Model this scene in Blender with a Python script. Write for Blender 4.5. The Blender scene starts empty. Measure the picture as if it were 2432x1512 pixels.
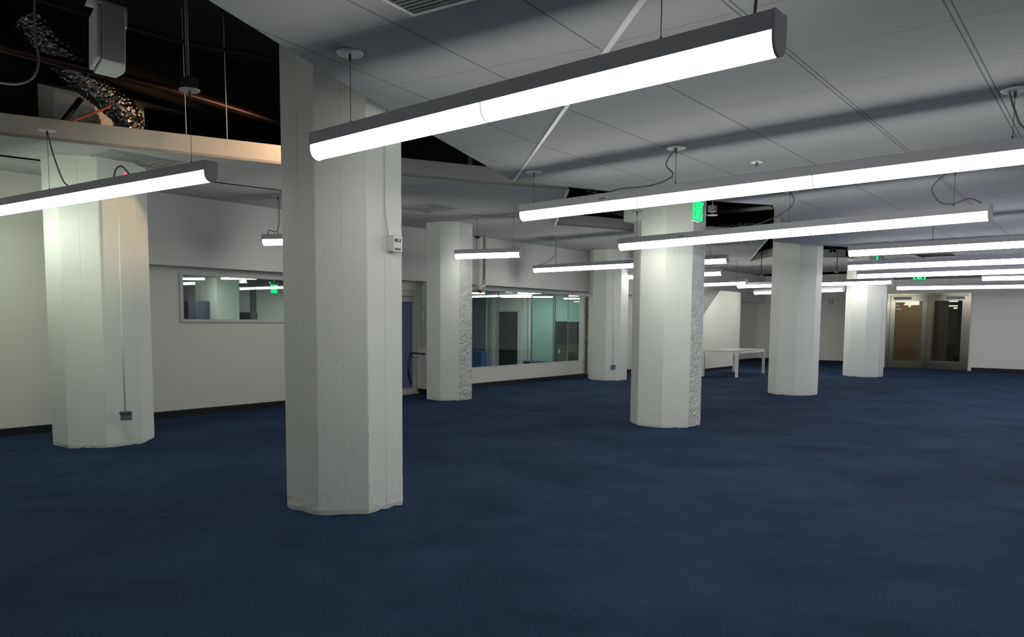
import bpy, bmesh, math, random
from mathutils import Vector, Matrix, noise
R_ = random.Random(7)
SC = bpy.context.scene
COL = SC.collection
PI = math.pi

# ------------------------------------------------------------------ camera
F, CX, CY, HE = 1800.0, 1216.0, 912.0, 1.5      # focal length in px, optical axis, eye height
PITCH, ROLL, YAW = math.atan((912 - 761) / 1800), 0.0075, math.radians(38.5)

def ray(x, y):
    u = (x - CX) / F; v = -(y - CY) / F
    c, s = math.cos(ROLL), math.sin(ROLL)
    u, v = c * u - s * v, s * u + c * v
    cp, sp = math.cos(PITCH), math.sin(PITCH)
    fw = cp + sp * v; up = cp * v - sp
    return Vector((-fw * math.sin(YAW) + u * math.cos(YAW), fw * math.cos(YAW) + u * math.sin(YAW), up))
def atz(x, y, z):
    d = ray(x, y); t = (z - HE) / d.z
    return Vector((t * d.x, t * d.y, z))
def atx(x, y, X):
    d = ray(x, y); t = X / d.x
    return Vector((X, t * d.y, HE + t * d.z))
def aty(x, y, Y):
    d = ray(x, y); t = Y / d.y
    return Vector((t * d.x, Y, HE + t * d.z))
def atd(x, y, D):                              # at distance D along the level view direction
    d = ray(x, y); return Vector((0, 0, HE)) + d * D

cam_d = bpy.data.cameras.new('camera'); cam = bpy.data.objects.new('camera', cam_d); COL.objects.link(cam)
fw = ray(CX, CY).normalized(); rt = (ray(CX + F, CY) - ray(CX, CY)).normalized(); up = rt.cross(fw).normalized()
M3 = Matrix((rt, up, -fw)).transposed()
cam.matrix_world = Matrix.Translation((0, 0, HE)) @ M3.to_4x4()
cam_d.sensor_width = 36; cam_d.sensor_fit = 'HORIZONTAL'; cam_d.lens = 36 * F / 2432; cam_d.shift_y = 156 / 2432
cam_d.clip_start = 0.05; cam_d.clip_end = 200
SC.camera = cam

# ------------------------------------------------------------------ world, exposure
w = bpy.data.worlds.new('world'); SC.world = w; w.use_nodes = True
w.node_tree.nodes['Background'].inputs[0].default_value = (0.5, 0.55, 0.65, 1)
w.node_tree.nodes['Background'].inputs[1].default_value = 0.0
SC.view_settings.view_transform = 'Standard'; SC.view_settings.look = 'None'
SC.view_settings.gamma = 1; SC.view_settings.use_curve_mapping = False
SC.view_settings.exposure = 0.98
LAMP_E = 8.5                                    # lamp lens emission
WARM_W = 85.0

# ------------------------------------------------------------------ materials
def new_mat(name):
    m = bpy.data.materials.new(name); m.use_nodes = True
    return m, m.node_tree.nodes, m.node_tree.links, m.node_tree.nodes['Principled BSDF']
def plain(name, col, rough=0.5, metal=0.0, emit=None, es=0.0, spec=None, bump=0.0, bscale=60.0, var=0.0):
    m, N, L, b = new_mat(name)
    b.inputs['Base Color'].default_value = (*col, 1); b.inputs['Roughness'].default_value = rough
    b.inputs['Metallic'].default_value = metal
    if spec is not None: b.inputs['Specular IOR Level'].default_value = spec
    if emit: b.inputs['Emission Color'].default_value = (*emit, 1); b.inputs['Emission Strength'].default_value = es
    if bump or var:
        tc = N.new('ShaderNodeTexCoord'); n = N.new('ShaderNodeTexNoise'); n.inputs['Scale'].default_value = bscale
        n.inputs['Detail'].default_value = 5; L.new(tc.outputs['Object'], n.inputs['Vector'])
        if bump:
            bp = N.new('ShaderNodeBump'); bp.inputs['Strength'].default_value = bump; bp.inputs['Distance'].default_value = 0.01
            L.new(n.outputs['Fac'], bp.inputs['Height']); L.new(bp.outputs['Normal'], b.inputs['Normal'])
        if var:
            n2 = N.new('ShaderNodeTexNoise'); n2.inputs['Scale'].default_value = 1.3; n2.inputs['Detail'].default_value = 4
            L.new(tc.outputs['Object'], n2.inputs['Vector'])
            mx = N.new('ShaderNodeMixRGB'); mx.blend_type = 'MIX'
            mx.inputs[1].default_value = tuple(c * (1 - var) for c in col) + (1,); mx.inputs[2].default_value = tuple(min(1, c * (1 + var)) for c in col) + (1,)
            L.new(n2.outputs['Fac'], mx.inputs[0]); L.new(mx.outputs[0], b.inputs['Base Color'])
    return m

def concrete(name, col, pit, rough_amt):
    m, N, L, b = new_mat(name)
    b.inputs['Roughness'].default_value = 0.55
    tc = N.new('ShaderNodeTexCoord')
    n1 = N.new('ShaderNodeTexNoise'); n1.inputs['Scale'].default_value = 9; n1.inputs['Detail'].default_value = 8; n1.inputs['Roughness'].default_value = .65
    vo = N.new('ShaderNodeTexVoronoi'); vo.inputs['Scale'].default_value = 26 if rough_amt < 1 else 34
    n2 = N.new('ShaderNodeTexNoise'); n2.inputs['Scale'].default_value = 3.0; n2.inputs['Detail'].default_value = 3
    for n in (n1, vo, n2): L.new(tc.outputs['Object'], n.inputs['Vector'])
    # pits : voronoi cell centres, only where the large noise allows
    r1 = N.new('ShaderNodeMapRange'); r1.inputs[1].default_value = 0.0; r1.inputs[2].default_value = pit; r1.inputs[3].default_value = 1; r1.inputs[4].default_value = 0
    L.new(vo.outputs['Distance'], r1.inputs[0])
    r2 = N.new('ShaderNodeMapRange'); r2.inputs[1].default_value = .50 if rough_amt < 1 else .3; r2.inputs[2].default_value = .60 if rough_amt < 1 else .5
    L.new(n2.outputs['Fac'], r2.inputs[0])
    mu = N.new('ShaderNodeMath'); mu.operation = 'MULTIPLY'; L.new(r1.outputs[0], mu.inputs[0]); L.new(r2.outputs[0], mu.inputs[1])
    sub = N.new('ShaderNodeMath'); sub.operation = 'SUBTRACT'; L.new(n1.outputs['Fac'], sub.inputs[0]); L.new(mu.outputs[0], sub.inputs[1])
    bp = N.new('ShaderNodeBump'); bp.inputs['Strength'].default_value = .45 * rough_amt + .18; bp.inputs['Distance'].default_value = 0.012
    L.new(sub.outputs[0], bp.inputs['Height']); L.new(bp.outputs['Normal'], b.inputs['Normal'])
    mx = N.new('ShaderNodeMixRGB'); mx.inputs[1].default_value = (*col, 1); mx.inputs[2].default_value = tuple(c * .72 for c in col) + (1,)
    mm = N.new('ShaderNodeMath'); mm.operation = 'MULTIPLY'; mm.inputs[1].default_value = .55 if rough_amt < 1 else .3
    L.new(mu.outputs[0], mm.inputs[0]); L.new(mm.outputs[0], mx.inputs[0]); L.new(mx.outputs[0], b.inputs['Base Color'])
    return m

def ceiling_mat(name, x0, dx, y0, dy, col, double_from=None):
    """painted tiles with a lay-in grid: fine dark joints, wider pale runner with two dark sides where x > double_from"""
    m, N, L, b = new_mat(name)
    b.inputs['Roughness'].default_value = 0.85; b.inputs['Specular IOR Level'].default_value = 0.2
    g = N.new('ShaderNodeNewGeometry'); sx = N.new('ShaderNodeSeparateXYZ'); L.new(g.outputs['Position'], sx.inputs[0])
    def mth(op, a, c=None):
        n = N.new('ShaderNodeMath'); n.operation = op
        for i, v in enumerate((a, c)):
            if v is None: continue
            if isinstance(v, (int, float)): n.inputs[i].default_value = v
            else: L.new(v, n.inputs[i])
        return n.outputs[0]
    def dist(axis, o, s):                        # metres to the nearest joint
        a = mth('DIVIDE', mth('SUBTRACT', axis, o), s)
        f = mth('SUBTRACT', a, mth('ROUND', a))
        return mth('MULTIPLY', mth('ABSOLUTE', f), s)
    ax = dist(sx.outputs['X'], x0, dx); ay = dist(sx.outputs['Y'], y0, dy)
    jy = mth('LESS_THAN', ay, .0035)
    thin = mth('LESS_THAN', ax, .005)
    if double_from is not None:
        wide = mth('GREATER_THAN', sx.outputs['X'], double_from)
        dbl = mth('LESS_THAN', mth('ABSOLUTE', mth('SUBTRACT', ax, .014)), .004)
        thin = mth('ADD', mth('MULTIPLY', mth('SUBTRACT', 1.0, wide), thin), mth('MULTIPLY', wide, dbl))
    j = mth('MAXIMUM', mth('MULTIPLY', jy, .6), thin)
    n = N.new('ShaderNodeTexNoise'); n.inputs['Scale'].default_value = .8; L.new(g.outputs['Position'], n.inputs['Vector'])
    mv = N.new('ShaderNodeMixRGB'); mv.inputs[1].default_value = tuple(c * .94 for c in col) + (1,); mv.inputs[2].default_value = tuple(min(1, c * 1.04) for c in col) + (1,)
    L.new(n.outputs['Fac'], mv.inputs[0])
    mx = N.new('ShaderNodeMixRGB'); mx.inputs[2].default_value = (.10, .11, .12, 1)
    L.new(mv.outputs[0], mx.inputs[1]); L.new(mth('MULTIPLY', j, .75), mx.inputs[0]); L.new(mx.outputs[0], b.inputs['Base Color'])
    bp = N.new('ShaderNodeBump'); bp.inputs['Distance'].default_value = .004; bp.inputs['Strength'].default_value = .5; bp.invert = True
    L.new(j, bp.inputs['Height']); L.new(bp.outputs['Normal'], b.inputs['Normal'])
    return m

def carpet_mat():
    m, N, L, b = new_mat('navy_carpet')
    b.inputs['Roughness'].default_value = 1.0; b.inputs['Specular IOR Level'].default_value = 0.1
    tc = N.new('ShaderNodeTexCoord')
    fine = N.new('ShaderNodeTexNoise'); fine.inputs['Scale'].default_value = 130; fine.inputs['Detail'].default_value = 4
    big = N.new('ShaderNodeTexNoise'); big.inputs['Scale'].default_value = .9; big.inputs['Detail'].default_value = 7; big.inputs['Roughness'].default_value = .62; big.inputs['Distortion'].default_value = .4
    for n in (fine, big): L.new(tc.outputs['Object'], n.inputs['Vector'])
    r = N.new('ShaderNodeValToRGB'); e = r.color_ramp.elements
    e[0].position = .33; e[0].color = (.014, .027, .066, 1); e[1].position = .68; e[1].color = (.029, .052, .112, 1)
    L.new(big.outputs['Fac'], r.inputs[0])
    r2 = N.new('ShaderNodeMapRange'); r2.inputs[1].default_value = .3; r2.inputs[2].default_value = .7; r2.inputs[3].default_value = .45; r2.inputs[4].default_value = 1.5
    L.new(fine.outputs['Fac'], r2.inputs[0])
    mx = N.new('ShaderNodeMixRGB'); mx.blend_type = 'MULTIPLY'; mx.inputs[0].default_value = 1
    L.new(r.outputs[0], mx.inputs[1]); L.new(r2.outputs[0], mx.inputs[2]); L.new(mx.outputs[0], b.inputs['Base Color'])
    bp = N.new('ShaderNodeBump'); bp.inputs['Strength'].default_value = .6; bp.inputs['Distance'].default_value = .006
    L.new(fine.outputs['Fac'], bp.inputs['Height']); L.new(bp.outputs['Normal'], b.inputs['Normal'])
    return m

def foil_mat():
    m, N, L, b = new_mat('crinkled_foil')
    b.inputs['Base Color'].default_value = (.34, .33, .32, 1); b.inputs['Metallic'].default_value = 1; b.inputs['Roughness'].default_value = .22
    tc = N.new('ShaderNodeTexCoord'); v = N.new('ShaderNodeTexVoronoi'); v.inputs['Scale'].default_value = 22
    n = N.new('ShaderNodeTexNoise'); n.inputs['Scale'].default_value = 16; n.inputs['Detail'].default_value = 6
    L.new(tc.outputs['Object'], v.inputs['Vector']); L.new(tc.outputs['Object'], n.inputs['Vector'])
    a = N.new('ShaderNodeMath'); a.operation = 'ADD'; L.new(v.outputs['Distance'], a.inputs[0]); L.new(n.outputs['Fac'], a.inputs[1])
    bp = N.new('ShaderNodeBump'); bp.inputs['Strength'].default_value = .9; bp.inputs['Distance'].default_value = .03
    L.new(a.outputs[0], bp.inputs['Height']); L.new(bp.outputs['Normal'], b.inputs['Normal'])
    return m

def brushed_mat():
    m, N, L, b = new_mat('brushed_steel')
    b.inputs['Base Color'].default_value = (.25, .24, .20, 1); b.inputs['Metallic'].default_value = 1; b.inputs['Roughness'].default_value = .38
    tc = N.new('ShaderNodeTexCoord'); mp = N.new('ShaderNodeMapping'); mp.inputs['Scale'].default_value = (60, 60, 1.2)
    n = N.new('ShaderNodeTexNoise'); n.inputs['Scale'].default_value = 3
    L.new(tc.outputs['Object'], mp.inputs[0]); L.new(mp.outputs[0], n.inputs['Vector'])
    r = N.new('ShaderNodeMapRange'); r.inputs[3].default_value = .14; r.inputs[4].default_value = .26
    L.new(n.outputs['Fac'], r.inputs[0]); L.new(r.outputs[0], b.inputs['Roughness'])
    return m

def glass_mat(name, tint, rough=0.0, refl=1.0):
    m = bpy.data.materials.new(name); m.use_nodes = True; N = m.node_tree.nodes; L = m.node_tree.links
    N.remove(N['Principled BSDF']); out = N['Material Output']
    t = N.new('ShaderNodeBsdfTransparent'); t.inputs[0].default_value = (*tint, 1)
    g = N.new('ShaderNodeBsdfGlossy'); g.inputs['Roughness'].default_value = rough; g.inputs[0].default_value = (.9, 1, .95, 1)
    f = N.new('ShaderNodeFresnel'); ge = N.new('ShaderNodeNewGeometry')   # same reflectance on both faces of the pane
    ior = N.new('ShaderNodeMapRange'); ior.inputs[3].default_value = 1.45; ior.inputs[4].default_value = 1 / 1.45
    L.new(ge.outputs['Backfacing'], ior.inputs[0]); L.new(ior.outputs[0], f.inputs[0])
    mu = N.new('ShaderNodeMath'); mu.operation = 'MULTIPLY'; mu.inputs[1].default_value = refl; L.new(f.outputs[0], mu.inputs[0])
    mx = N.new('ShaderNodeMixShader'); L.new(mu.outputs[0], mx.inputs[0]); L.new(t.outputs[0], mx.inputs[1]); L.new(g.outputs[0], mx.inputs[2])
    L.new(mx.outputs[0], out.inputs['Surface'])
    return m

MT = {
 'wall': plain('wall_paint', (.76, .76, .715), .7, bump=.08, bscale=40, var=.02),
 'upper': plain('upper_wall_paint', (.72, .72, .72), .75, bump=.08, bscale=30, var=.03),
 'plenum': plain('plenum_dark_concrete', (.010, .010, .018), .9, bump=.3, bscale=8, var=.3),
 'plenum_wall': plain('plenum_brown_wall', (.05, .043, .038), .9, bump=.3, bscale=8, var=.2),
 'col': concrete('painted_concrete', (.80, .84, .80), .22, .55),
 'colrough': concrete('broken_painted_concrete', (.70, .74, .70), .55, 2.2),
 'ceil': ceiling_mat('ceiling_tiles', -.694, .797, 4.318, .733, (.51, .53, .55), -1.75),
 'strip': ceiling_mat('ceiling_tiles_wall_side', -9.20, .83, 3.80, .80, (.56, .57, .58)),
 'edge': plain('ceiling_edge_trim', (.72, .72, .72), .5),
 'brightened_trim': plain('brightened_cover_strip', (.93, .93, .93), .35),  # whiter than the ceiling, standing in for the light the strip catches
 'slope_grey': plain('dark_slope_grey', (.12, .12, .125), .6),
 'fascia': plain('fascia_paint', (.62, .61, .60), .6, bump=.05, bscale=20),
 'carpet': carpet_mat(), 'foil': foil_mat(), 'steel': brushed_mat(),
 'black': plain('black_base', (.006, .006, .008), .7),
 'housing': plain('grey_lamp_housing', (.50, .50, .55), .5),
 'lens': plain('lit_lens', (.9, .9, .85), .4, emit=(1.0, .985, .90), es=LAMP_E),
 'lens_green': plain('lit_lens_greenish', (.9, .9, .85), .4, emit=(.93, 1.0, .82), es=LAMP_E),
 'lens_cool': plain('lit_lens_cool', (.9, .9, .9), .4, emit=(.98, .96, 1.0), es=LAMP_E),
 'joint': plain('lens_joint_band', (.75, .76, .72), .5, emit=(1, 1, .92), es=.30),
 'wire': plain('dark_wire', (.09, .09, .10), .5), 'cord': plain('grey_power_cord', (.17, .175, .18), .5),
 'disc': plain('white_metal_disc', (.78, .78, .76), .4), 'chrome': plain('chrome', (.8, .8, .8), .15, metal=1),
 'whitep': plain('white_plastic', (.75, .76, .74), .4), 'greyp': plain('grey_electric_box', (.20, .22, .27), .4, metal=.3),
 'darkp': plain('dark_plastic', (.03, .03, .035), .4),
 'speaker': plain('speaker_grey', (.72, .72, .74), .55, bump=.05, bscale=300),
 'grille': plain('diffuser_grille', (.36, .37, .37), .6), 'dgrille': plain('dark_return_grille', (.17, .19, .19), .7),
 'copper': plain('red_brown_pipe', (.035, .010, .007), .4, metal=.2), 'blackpipe': plain('black_iron_pipe', (.012, .012, .015), .5, metal=.5),
 'rod': plain('pale_hanger_wire', (.75, .72, .66), .4), 'dduct': plain('dark_sheet_duct', (.05, .05, .06), .45, metal=.7),
 'orange': plain('orange_conduit', (.7, .16, .05), .5), 'red': plain('red_indicator', (.8, .02, .02), .4, emit=(1, .05, .05), es=1.5),
 'green': plain('exit_green_letters', (0, .5, .15), .5, emit=(.0, .62, .17), es=1.0),
 'signface': glass_mat('exit_clear_panel', (.72, .95, .80), .05),
 'glass': glass_mat('clear_glass', (.93, .96, .95)), 'gglass': glass_mat('green_tint_glass', (.66, .82, .80)),
 'bglass': glass_mat('blue_tint_glass', (.35, .48, .62)), 'dglass': glass_mat('door_glass', (.72, .70, .66)),
 'frame': plain('white_frame', (.62, .63, .62), .4), 'frame_grey': plain('grey_frame', (.35, .37, .37), .4),
 'door_dark': plain('dark_door', (.022, .026, .026), .5), 'purple': plain('purple_glazed_door', (.20, .20, .42), .3),
 'blueblock': plain('blue_bin', (.03, .12, .32), .5), 'cab': plain('dark_cabinet', (.03, .03, .045), .35), 'cabg': plain('grey_cabinet_front', (.10, .105, .09), .5),
 'cabblue': plain('blue_grey_cupboard', (.055, .065, .11), .5), 'beige': plain('beige_hall_wall', (.36, .30, .20), .7), 'beige2': plain('brown_hall_wall', (.10, .08, .06), .7),
 'rail': plain('black_handrail', (.012, .012, .014), .4), 'pipe': plain('white_painted_pipe', (.70, .70, .62), .5, bump=.2, bscale=30),
 'rust': plain('rusty_valve', (.30, .04, .03), .5), 'brownedge': concrete('broken_brown_edge', (.22, .16, .10), .6, 2.5),
 'table': plain('white_table', (.80, .81, .80), .35), 'tabletop': plain('table_top_glaze', (.50, .52, .50), .25),
 'lens_room': plain('office_lamp_lens', (.9, .9, .9), .4, emit=(.88, 1, .90), es=15.0),
 'hallfloor': plain('hall_floor', (.05, .05, .05), .5), 'roomfloor': plain('office_floor', (.10, .12, .15), .7),
}

# ------------------------------------------------------------------ mesh helpers
def tag(o, label=None, cat=None, group=None, kind=None):
    if label: o['label'] = label
    if cat: o['category'] = cat
    if group: o['group'] = group
    if kind: o['kind'] = kind
    return o
def link(name, bm, mats, parent=None, smooth=False):
    me = bpy.data.meshes.new(name)
    bmesh.ops.recalc_face_normals(bm, faces=bm.faces)
    bm.to_mesh(me); bm.free()
    for m in (mats if isinstance(mats, (list, tuple)) else [mats]): me.materials.append(MT[m] if isinstance(m, str) else m)
    if smooth:
        for p in me.polygons: p.use_smooth = True
    o = bpy.data.objects.new(name, me); COL.objects.link(o)
    if parent: 
        o.parent = parent; o.matrix_parent_inverse = Matrix.Identity(4)
    return o
def empty(name, loc, rz=0):
    o = bpy.data.objects.new(name, None); o.empty_display_size = .1; COL.objects.link(o)
    o.location = loc; o.rotation_euler = (0, 0, rz); return o
def box(bm, lo, hi, mi=0, bev=0):
    vs = [bm.verts.new((x, y, z)) for x in (lo[0], hi[0]) for y in (lo[1], hi[1]) for z in (lo[2], hi[2])]
    fs = [(0, 1, 3, 2), (4, 6, 7, 5), (0, 4, 5, 1), (2, 3, 7, 6), (0, 2, 6, 4), (1, 5, 7, 3)]
    F_ = [bm.faces.new([vs[i] for i in f]) for f in fs]
    for f in F_: f.material_index = mi
    if bev:
        es = list({e for f in F_ for e in f.edges})
        bmesh.ops.bevel(bm, geom=es, offset=bev, segments=2, affect='EDGES', profile=.5)
def tube(bm, pts, r, n=8, mi=0, closed_ends=True):
    pts = [Vector(p) for p in pts]; rings = []
    for i, p in enumerate(pts):
        a = pts[max(0, i - 1)]; b = pts[min(len(pts) - 1, i + 1)]; d = (b - a).normalized()
        s = Vector((0, 0, 1)) if abs(d.z) < .9 else Vector((1, 0, 0))
        u = d.cross(s).normalized(); v = d.cross(u).normalized()
        rr = r[i] if isinstance(r, (list, tuple)) else r
        rings.append([bm.verts.new(p + (u * math.cos(2 * PI * k / n) + v * math.sin(2 * PI * k / n)) * rr) for k in range(n)])
    for a, b in zip(rings, rings[1:]):
        for k in range(n):
            f = bm.faces.new((a[k], a[(k + 1) % n], b[(k + 1) % n], b[k])); f.material_index = mi; f.smooth = True
    if closed_ends:
        bm.faces.new(rings[0]).material_index = mi; bm.faces.new(list(reversed(rings[-1]))).material_index = mi
def cyl(bm, c, r, h, n=24, mi=0, r2=None):                       # from z=c.z up by h
    r2 = r if r2 is None else r2
    a = [bm.verts.new((c[0] + r * math.cos(2 * PI * k / n), c[1] + r * math.sin(2 * PI * k / n), c[2])) for k in range(n)]
    b = [bm.verts.new((c[0] + r2 * math.cos(2 * PI * k / n), c[1] + r2 * math.sin(2 * PI * k / n), c[2] + h)) for k in range(n)]
    for k in range(n):
        bm.faces.new((a[k], a[(k + 1) % n], b[(k + 1) % n], b[k])).material_index = mi
    bm.faces.new(a).material_index = mi; bm.faces.new(b).material_index = mi
def spline(pts, n=8):
    P = [Vector(p) for p in pts]; out = []
    for i in range(len(P) - 1):
        p0 = P[max(i - 1, 0)]; p1 = P[i]; p2 = P[i + 1]; p3 = P[min(i + 2, len(P) - 1)]
        for k in range(n):
            t = k / n
            out.append(.5 * ((2 * p1) + (p2 - p0) * t + (2 * p0 - 5 * p1 + 4 * p2 - p3) * t * t + (3 * p1 - p0 - 3 * p2 + p3) * t ** 3))
    out.append(P[-1]); return out
def slab(bm, top_pts, th, mi_bottom=0, mi_side=1):               # polygon given by its underside points, thickened upwards
    a = [bm.verts.new(p) for p in top_pts]; b = [bm.verts.new(Vector(p) + Vector((0, 0, th))) for p in top_pts]
    bm.faces.new(a).material_index = mi_bottom; bm.faces.new(list(reversed(b))).material_index = mi_side
    n = len(a)
    for k in range(n): bm.faces.new((a[k], a[(k + 1) % n], b[(k + 1) % n], b[k])).material_index = mi_side
def one(name, fn, mats, parent=None, smooth=False):
    bm = bmesh.new(); fn(bm); return link(name, bm, mats, parent, smooth)
def struct(name, fn, mats):
    o = one(name, fn, mats); o['kind'] = 'structure'; return o

# ================================================================== SHELL
WX, UX = -11.15, -10.88        # lower wall face, overhanging upper wall face
SOF = 2.27                     # height where the upper wall starts
CM, CS, SL = 2.97, 3.30, 4.75  # main ceiling, wall-side ceiling, concrete slab
XR, YN, YB = 7.0, -5.0, 28.25  # right wall, wall behind camera, door wall

struct('floor', lambda bm: box(bm, (WX - .3, YN - .2, -.12), (XR + .2, 30.2, 0)), 'carpet')
struct('ceiling', lambda bm: box(bm, (-18.2, YN - .2, SL), (XR + .2, 30.2, SL + .2)), 'plenum')
# main ceiling
K = atz(1220, 430, CM); Sm = atz(1525, 0, CM); sd = (Sm - K).normalized()
S_end = K + sd * ((YN - K.y) / sd.y)
mb = [atz(1513, 461, CM), atz(1640, 474, CM), atz(1835, 487, CM), atz(1862, 540, CM), atz(1836, 574, CM), atz(1955, 583, CM), atz(2045, 588.5, CM)]
h0 = atz(2171, 607, CM); hx0, hx1, hy0, hy1 = -3.95, -3.05, 20.0, 21.55
def main_ceiling(bm):
    slab(bm, [K] + mb + [Vector((-4.1, 18.2, CM)), Vector((XR, 18.2, CM)), Vector((XR, YN, CM)), S_end], .05)
    slab(bm, [Vector((-4.1, 18.2, CM)), Vector((-4.4, 19.7, CM)), Vector((-3.62, 19.7, CM)), Vector((-3.62, 18.2, CM))], .05)
    slab(bm, [Vector((-2.80, 18.2, CM)), Vector((-2.80, 19.7, CM)), Vector((XR, 19.7, CM)), Vector((XR, 18.2, CM))], .05)
    slab(bm, [Vector((-4.4, 19.7, CM)), Vector((-6.35, YB, CM)), Vector((XR, YB, CM)), Vector((XR, 19.7, CM))], .05)
struct('ceiling', main_ceiling, ['ceil', 'edge'])
# folded panel rising towards the column side
nrm = Vector((-sd.y, sd.x, 0)); 
if nrm.x > 0: nrm = -nrm
GR = .08
def fold_z(p): return CM + GR * max(0, (Vector((p[0], p[1], 0)) - Vector((K.x, K.y, 0))).dot(nrm))
def at_fold(x, y):
    d = ray(x, y); o = Vector((0, 0, HE)); n = Vector((-GR * nrm.x, -GR * nrm.y, 1)); p0 = K
    t = (p0 - o).dot(n) / d.dot(n); return o + d * t
E0 = at_fold(495, 0); E1 = at_fold(660, 102); E2 = at_fold(945, 275)
ed = (E0 - E1); ed = ed / abs(ed.y); E_end = E0 + ed * (E0.y - YN)
E_end.z = fold_z(E_end)
struct('ceiling', lambda bm: slab(bm, [K, E2, E1, E0, E_end, S_end], .05), ['ceil', 'edge'])
# cover strip along the fold, its extra brightness painted in
def strip_trim(bm):
    a, b = K - Vector((0, 0, .004)), S_end - Vector((0, 0, .004))
    p = Vector((nrm.x, nrm.y, 0)) * .034
    slab(bm, [a - p * .3, b - p, b + p, a + p * .3], .003, 0, 0)
struct('trim_1', strip_trim, 'brightened_trim')
# wall side ceiling with its zigzag free edge
zz = [atz(0, 320, CS), atz(668, 390, CS), atz(1200, 439, CS), atz(1349, 449, CS), atz(1318, 533, CS), atz(1505, 548, CS),
      atz(1678, 562, CS), atz(1822, 568, CS), atz(1775, 622, CS), atz(1836, 607, CS), atz(2008, 611, CS)]
d0 = (zz[0] - zz[1]).normalized(); zz0 = zz[0] + d0 * 6.0
zz = [zz0] + zz
struct('ceiling', lambda bm: slab(bm, [Vector((UX, zz0.y, CS))] + zz + [Vector((-5.8, YB - .05, CS)), Vector((UX, YB - .05, CS))], .03), ['strip', 'edge'])
FH = .215
def fascia(bm):
    def wall(a, b):
        d = (b - a).normalized(); n = Vector((d.y, -d.x, 0)) * .012
        vs = [bm.verts.new(p) for p in (a, b, b + Vector((0, 0, FH)), a + Vector((0, 0, FH)), a - n, b - n, b - n + Vector((0, 0, FH)), a - n + Vector((0, 0, FH)))]
        for f in ((0, 1, 2, 3), (4, 7, 6, 5), (3, 2, 6, 7), (0, 4, 5, 1), (1, 5, 6, 2), (0, 3, 7, 4)): bm.faces.new([vs[i] for i in f])
    for i in (0, 1, 2, 3): wall(zz[i], zz[i + 1])
    for i in (5, 6, 7): wall(zz[i], zz[i + 1])
    for i in (9, 10): wall(zz[i], zz[i + 1])
struct('trim_2', fascia, 'fascia')
def edge_beads(bm):
    for i in (4, 8):
        tube(bm, [zz[i] - Vector((0, 0, .01)), zz[i + 1] - Vector((0, 0, .01))], .022, 6)
struct('trim_3', edge_beads, 'edge')

# left wall: lower part with openings for window_1, door_1, window_2
W1 = (atx(428, 760, WX).y, 9.05, 1.44, 2.20)
W2 = (11.4, atx(1386, 850, WX).y, .42, 2.20)
D1 = (7.6 + 1.55, 10.05, 0.05, SOF - .12)
D1 = (9.20, atx(992, 860, WX).y, 0.04, 2.10)
def wall_left(bm):
    T = .16; x0, x1 = WX - T, WX
    ys = [YN, W1[0], W1[1], D1[0], D1[1], W2[0], W2[1], 30.0]
    holes = {(W1[0], W1[1]): (W1[2], W1[3]), (D1[0], D1[1]): (D1[2], D1[3]), (W2[0], W2[1]): (W2[2], W2[3])}
    for a, b in zip(ys, ys[1:]):
        if (a, b) in holes:
            z0, z1 = holes[(a, b)]
            box(bm, (x0, a, 0), (x1, b, z0)); box(bm, (x0, a, z1), (x1, b, SOF + .05))
        else: box(bm, (x0, a, 0), (x1, b, SOF + .05))
struct('wall_left', wall_left, 'wall')
struct('wall_left', lambda bm: box(bm, (WX - .3, YN, SOF), (UX, 29.6, CS)), 'upper')
struct('wall_left', lambda bm: box(bm, (WX - .3, YN, CS), (UX - .05, 30, SL)), 'plenum_wall')
struct('wall_left', lambda bm: box(bm, (WX - .02, YN, 0), (UX + .004, 4.75, CS)), 'wall')
struct('baseboard_left', lambda bm: [box(bm, (WX, a, 0), (WX + .012, b, .10)) for a, b in ((4.75, D1[0] - .06), (D1[1] + .25, 29.6))] + [box(bm, (UX, YN, 0), (UX + .012, 4.75, .10))], 'black')
struct('wall_back', lambda bm: (box(bm, (WX, 29.55, 0), (-7.2, 29.75, CS)), box(bm, (-7.35, 28.3, 0), (-7.2, 29.6, CS))), 'wall')
DX0, DX1, DH = -6.16, -3.70, 2.50
def wall_door(bm):
    box(bm, (-7.35, YB, 0), (DX0, YB + .18, SL)); box(bm, (DX1, YB, 0), (XR, YB + .18, SL)); box(bm, (DX0, YB, DH), (DX1, YB + .18, SL))
struct('wall_door_side', wall_door, 'wall')
struct('wall_right', lambda bm: box(bm, (XR, YN, 0), (XR + .15, 30, SL)), 'wall')
struct('wall_front', lambda bm: box(bm, (-11.4, YN - .15, 0), (XR, YN, SL)), 'wall')
struct('baseboard_back', lambda bm: (box(bm, (WX, 29.535, 0), (-7.2, 29.55, .11)), box(bm, (-7.2, 28.25, 0), (-7.19, 29.5, .11)), box(bm, (-7.2, YB - .012, 0), (DX0 - .12, YB, .11)), box(bm, (DX1 + .1, YB - .012, 0), (XR, YB, .11))), 'black')

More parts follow.
